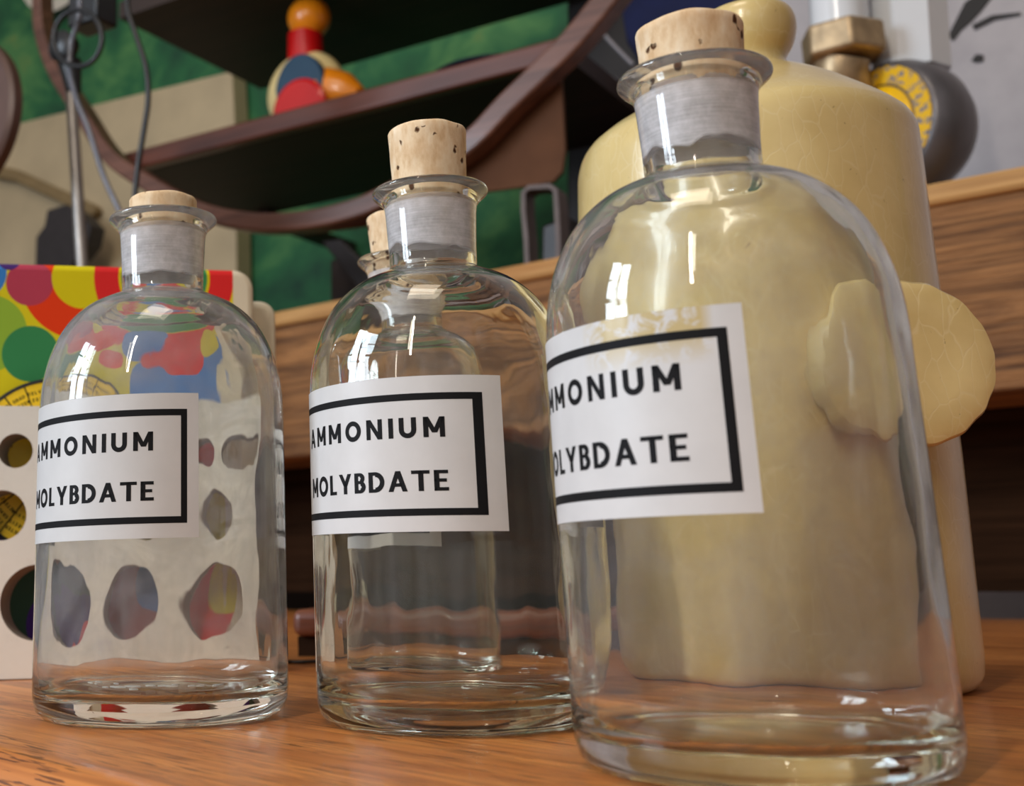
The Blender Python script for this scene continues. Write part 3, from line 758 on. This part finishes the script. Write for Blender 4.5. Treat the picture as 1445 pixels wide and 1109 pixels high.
bm = bmesh.new(); pts = []
for j in range(25): t = math.radians(18+j*150/24); pts.append((rb*.22+rb*.66*math.cos(t), rb*.62+rb*.88*math.sin(t)))
pts += [(rb*.12-rb*.45, rb*.10), (rb*.12+rb*.75, rb*.20)]
prism(bm, pts, -rb*.66, -rb*.40); wg = obj('wing', bm, TB, toy, smooth=False); bevel(wg, .004)
# dark dish on the same shelf
dd = P(682, 80, ns+.10, F2)
bm = bmesh.new(); lathe(bm, [(0, 0), (.045, 0), (.07, .012), (.092, .020), (.090, .024), (.06, .016), (0, .010)], 48)
tag(obj('dish', bm, plain('dark_blue_glaze', sr(34, 38, 56), .25, 0, .1, 30, .3), None, loc=tuple(Wp(Vector((dd.x, ns+.12, zt2-.004)), F2))), 'dark blue-black dish lying on the lower wooden shelf', 'dish')

# ------------------------------------------------------------------ things against the back wall
CUP = plain('cream_cupboard_paint', sr(196, 176, 140), .6, 0, .12, 8)
nc = 2.09
def back_panel(name, poly, n, t, m, lab, cat, bev=.004):
    bm = bmesh.new(); prism(bm, [q2(x, y, n) for x, y in poly], n, n+t)
    o = obj(name, bm, m, None, frame_rot=F2[2], smooth=True, angle=.5); bevel(o, bev); return tag(o, lab, cat)
back_panel('cream_cupboard', [(-90, 202), (327, 100), (331, 180), (340, 860), (-90, 860)], nc, nw-nc-.005, CUP, 'cream painted cupboard against the green wall, behind the cable', 'cupboard')
back_panel('wooden_batten', [(-30, 228), (20, 238), (130, 288), (135, 296), (128, 306), (20, 255), (-30, 246)], nc-.03, .025, plain('tan_batten', sr(140, 116, 76), .6), 'narrow tan batten slanting across the cream cupboard', 'batten')
back_panel('dark_iron_block', [(48, 400), (50, 335), (62, 318), (66, 296), (92, 288), (112, 300), (128, 318), (122, 345), (100, 372), (96, 400)], nc-.12, .05, plain('dark_iron', sr(48, 42, 42), .6), 'dark iron block standing beside the grey lamp pole', 'block')
# dark cabinet side and navy cloth at top
back_panel('dark_cabinet', [(800, -120), (1062, -120), (1062, 420), (800, 420)], 1.86, .10, plain('near_black_wood', sr(26, 16, 12), .6), 'near-black wooden cabinet to the right of the shelf unit', 'cabinet')
back_panel('navy_cloth', [(868, -40), (1040, -40), (1040, 88), (905, 92), (884, 60)], 1.78, .02, plain('navy_fabric', sr(14, 24, 66), .9), 'navy blue cloth hanging in front of the dark cabinet', 'cloth')
STEEL = plain('dull_steel', sr(92, 80, 76), .55, .4, .2)
GREY = plain('grey_rod', sr(120, 116, 120), .4, .5, .1)
def rod(pts, n, r, m, name, lab, cat, parent=None, group=None, seg=12):
    bm = bmesh.new(); tube(bm, [(*q2(x, y, n),) and (q2(x, y, n)[0], n, q2(x, y, n)[1]) for x, y in pts], r, seg)
    o = obj(name, bm, m, parent, frame_rot=F2[2], angle=1.2)
    if lab: tag(o, lab, cat, group)
    return o
rod([(822, 78), (846, 98), (872, 116)], 1.76, .004, GREY, 'metal_rod', 'lower of two thin grey rods beside the navy cloth', 'rod')
rod([(848, 44), (868, 66), (894, 92)], 1.74, .004, GREY, 'metal_rod', 'upper of two thin grey rods beside the navy cloth', 'rod')
# strap and dark block seen over the beam, U-shaped metal bracket
back_panel('black_strap', [(452, 340), (480, 336), (528, 384), (540, 440), (512, 440), (500, 400)], 1.62, .02, plain('black_strap', sr(34, 30, 34), .5), 'black strap slanting down to the beam beside the hidden corked bottle', 'strap')
back_panel('dark_block', [(466, 366), (545, 366), (545, 520), (466, 520)], 1.70, .06, plain('dark_brown_block', sr(44, 32, 28), .7), 'dark brown block behind the black strap above the beam', 'block')
nbk = 1.46
bm = bmesh.new(); up_ = [(752, 420), (749, 340), (745, 300), (745, 275), (753, 268), (782, 266), (790, 272), (792, 300), (794, 340), (795, 420)]
pts = [(q2(x, y, nbk)[0], nbk, q2(x, y, nbk)[1]) for x, y in up_]
tube(bm, pts, 0, rect=(.030, .006)); o = obj('metal_bracket', bm, STEEL, None, frame_rot=F2[2], angle=.8); tag(o, 'inverted U-shaped dull metal bracket standing behind the beam', 'bracket')
back_panel('dark_tin', [(764, 318), (802, 304), (806, 430), (762, 430)], 1.56, .05, plain('dark_tin', sr(38, 33, 32), .4, .3), 'dark metal tin inside the U-shaped bracket', 'tin')

# ------------------------------------------------------------------ lamp pole, clamp and cables (left)
lp = thing('clamp_stand', 'dull grey metal pole with a black clamp at top, beside the cables', 'stand', (0, 0, 0))
npn = 1.12
def q2v(x, y, n): s, z = q2(x, y, n); return (s, n, z)
top, bot = Vector(q2v(96, 60, npn)), Vector(q2v(116, 375, npn))
d = (bot-top); t = (0.012-top.z)/d.z; foot = top+d*t
bm = bmesh.new(); tube(bm, [top, bot, foot], .0078, 20); obj('pole', bm, plain('dull_grey_metal', sr(150, 144, 138), .4, .6, .12), lp, frame_rot=F2[2])
bm = bmesh.new(); lathe(bm, [(0, 0), (.06, 0), (.06, .008), (.052, .012), (.012, .015), (0, .015)], 40, mtx=Matrix.Translation((foot.x, npn, 0))); obj('base', bm, BLK, lp, frame_rot=F2[2])
bm = bmesh.new(); box(bm, (q2(118, 0, npn)[0], npn-.03, q2(120, 50, npn)[1]), (q2(160, 0, npn)[0], npn+.01, q2(120, -70, npn)[1])); o = obj('clamp', bm, BLK, lp, frame_rot=F2[2]); bevel(o, .004)
bm = bmesh.new(); lathe(bm, [(0, 0), (.018, 0), (.021, .006), (.021, .018), (.012, .024), (0, .025)], 32, mtx=Matrix.Translation(Vector(q2v(98, 70, npn-.005))) @ rx); obj('clamp_knob', bm, BLK, lp, frame_rot=F2[2])
bm = bmesh.new(); tube(bm, [q2v(98, 88, npn), q2v(104, 130, npn)], lambda t: .016-.006*t, 16); obj('collar', bm, BLK, lp, frame_rot=F2[2])
ncb = 1.05
def cable(pts, r, lab, n=ncb, m=None):
    pp = catmull([q2v(x, y, n) for x, y in pts], 8)
    bm = bmesh.new(); tube(bm, pp, r, 10); o = obj('cable', bm, m or BLK, None, frame_rot=F2[2], angle=2); tag(o, lab, 'cable')
cable([(182, -40), (180, 10), (192, 50), (206, 95), (209, 140), (202, 190), (194, 240), (190, 300), (196, 400)], .0034, 'black cable hanging straight down in front of the cream cupboard')
cable([(112, -30), (112, 20), (101, 60), (99, 100), (108, 140), (126, 185), (145, 245), (165, 290), (190, 340), (215, 400)], .0036, 'glossy grey cable curving down beside the pole', 1.04, plain('grey_cable', sr(96, 98, 108), .25, 0, .1, 30, .4))
loop = [(118+math.cos(a_)*34-8, 54+math.sin(a_)*40) for a_ in [math.radians(-60+j*24) for j in range(-4, 12)]]
cable(loop, .0034, 'black cable looped in a ring round the top of the pole', 1.02)

# big round brown disc at the left edge of the picture
nd = 1.02
c0 = Vector(q2v(-58, 172, nd)); rdisc = 90/(1/(q2(101, 172, nd)[0]-q2(1, 172, nd)[0])*100)
dm = thing('round_disc_stand', 'brown round disc with a pale rim, cut by the left edge', 'disc', (0, 0, 0))
bm = bmesh.new(); lathe(bm, [(0, -.012), (rdisc*.92, -.012), (rdisc, -.006), (rdisc, .008), (rdisc*.95, .012), (rdisc*.93, .006), (0, .004)], 72, mtx=Matrix.Translation(c0) @ rx)
obj('disc', bm, plain('brown_lacquer', sr(88, 62, 52), .4, 0, .15), dm, frame_rot=F2[2])
bm = bmesh.new(); tube(bm, [(c0.x, nd, c0.z-rdisc*.9), (c0.x, nd, .012)], .008, 14); obj('stem', bm, BLK, dm, frame_rot=F2[2])
bm = bmesh.new(); lathe(bm, [(0, 0), (.05, 0), (.05, .008), (.0, .012)], 32, mtx=Matrix.Translation((c0.x, nd, 0))); obj('base', bm, BLK, dm, frame_rot=F2[2])
# pale plate on the wall at the top left
pc = Vector(q2v(85, -52, nw-.05))
bm = bmesh.new(); lathe(bm, [(0, -.012), (.06, -.012), (.13, .006), (.135, .012), (.12, .010), (.06, .002), (0, .002)], 64, mtx=Matrix.Translation(pc) @ rx)
tag(obj('wall_plate', bm, plain('off_white_ceramic', sr(214, 206, 188), .35, 0, .04, 30, .3), None, frame_rot=F2[2]), 'off-white round plate hung high on the green wall', 'plate')

# ------------------------------------------------------------------ grey valve with pipes on the beam (right)
nv = 1.37
def q1v(x, y, n): return Vector(P(x, y, n, F1))
fc_ = Wp(q1v(1243, 178, nv), F1)
sc = 1/(P(1343, 178, nv, F1).x-P(1243, 178, nv, F1).x)*100*.86
bz = fc_.z
rv = min(100/sc, 9)
axv = Vector((-.93, -.36, .05)).normalized()
Mv = axv.to_track_quat('Z', 'Y').to_matrix().to_4x4()
depth_ = (fc_-CAM).dot(fw); pxm = F_PX/depth_
rv = 100/pxm
base_z = zt
fc_.z = max(fc_.z, base_z+rv*.97)
va = thing('pipe_valve', 'round grey metal valve with a yellow badge standing on the beam', 'valve', (fc_.x, fc_.y, 0))
T0 = Matrix.Translation((0, 0, fc_.z)) @ Mv
IRON = plain('grey_painted_iron', sr(92, 88, 90), .38, .25, .2, 20, .2, .1)
bm = bmesh.new(); lathe(bm, [(0, .0), (rv*.86, .0), (rv*.93, -.004), (rv*.99, -.016), (rv, -.030), (rv*.96, -.048), (rv*.84, -.064), (rv*.6, -.074), (0, -.078)], 72, mtx=T0); obj('valve_body', bm, IRON, va, angle=.9)
def badge():
    n = NT('speckled_yellow_ring'); f = n.noise(n.coord(), 130, 4, .6)
    c = n.ramp(f, [(.44, sr(120, 120, 130)), (.50, sr(232, 184, 20))]); return n.done(n.pr(c, .5))
bm = bmesh.new(); lathe(bm, [(rv*.60, .0002), (rv*.86, .0002), (rv*.86, .0018), (rv*.60, .0018), (rv*.60, .0002)], 72, mtx=T0); obj('badge_ring', bm, badge(), va, angle=.9)
bm = bmesh.new(); lathe(bm, [(0, .0002), (rv*.56, .0002), (rv*.56, .003), (rv*.45, .006), (0, .008)], 72, mtx=T0); obj('badge_centre', bm, plain('yellow_enamel', sr(236, 184, 10), .35), va, angle=.9)
WP = plain('white_pipe_enamel', sr(222, 226, 230), .2, 0, .03, 10, .5); BR = plain('worn_brass', sr(176, 152, 118), .42, .6, .3, 60, 0, .3)
inv = Matrix.Translation((-fc_.x, -fc_.y, 0))
def pv(x, y, n): return Wp(q1v(x, y, n), F1)
def upright(seg, r, x, yb, yt, n, name, m, rad2=None, lean=0):
    b = pv(x, yb, n); tpt = pv(x+lean, yt, n); h = (tpt-b).length
    dm_ = (tpt-b).normalized().to_track_quat('Z', 'X').to_matrix().to_4x4()
    bm = bmesh.new(); lathe(bm, [(0, 0), (r, 0), (r, h), (0, h)], seg, mtx=inv @ Matrix.Translation(b) @ dm_)
    return obj(name, bm, m, va, angle=.5)
pm2 = F_PX/((pv(1190, 60, nv-.02)-CAM).dot(fw))
upright(8, 54/pm2, 1284, 104, -60, nv+.045, 'faceted_white_pipe', WP, lean=-10)
upright(40, 38/pm2, 1185, 42, -60, nv-.02, 'white_pipe', WP, lean=-6)
nt = upright(6, 57/pm2, 1192, 84, 42, nv-.02, 'hex_nut', BR, lean=-5); bevel(nt, .004, 3)
bm = bmesh.new()
e = catmull([tuple(pv(1190, 80, nv-.02)), tuple(pv(1186, 108, nv-.015)), tuple(pv(1196, 140, nv)), tuple(pv(1230, 165, nv+.03))], 6)
tube(bm, [inv @ Vector(q) for q in e], lambda t: .026+.003*math.sin(t*PI), 24); obj('elbow', bm, BR, va, angle=1)
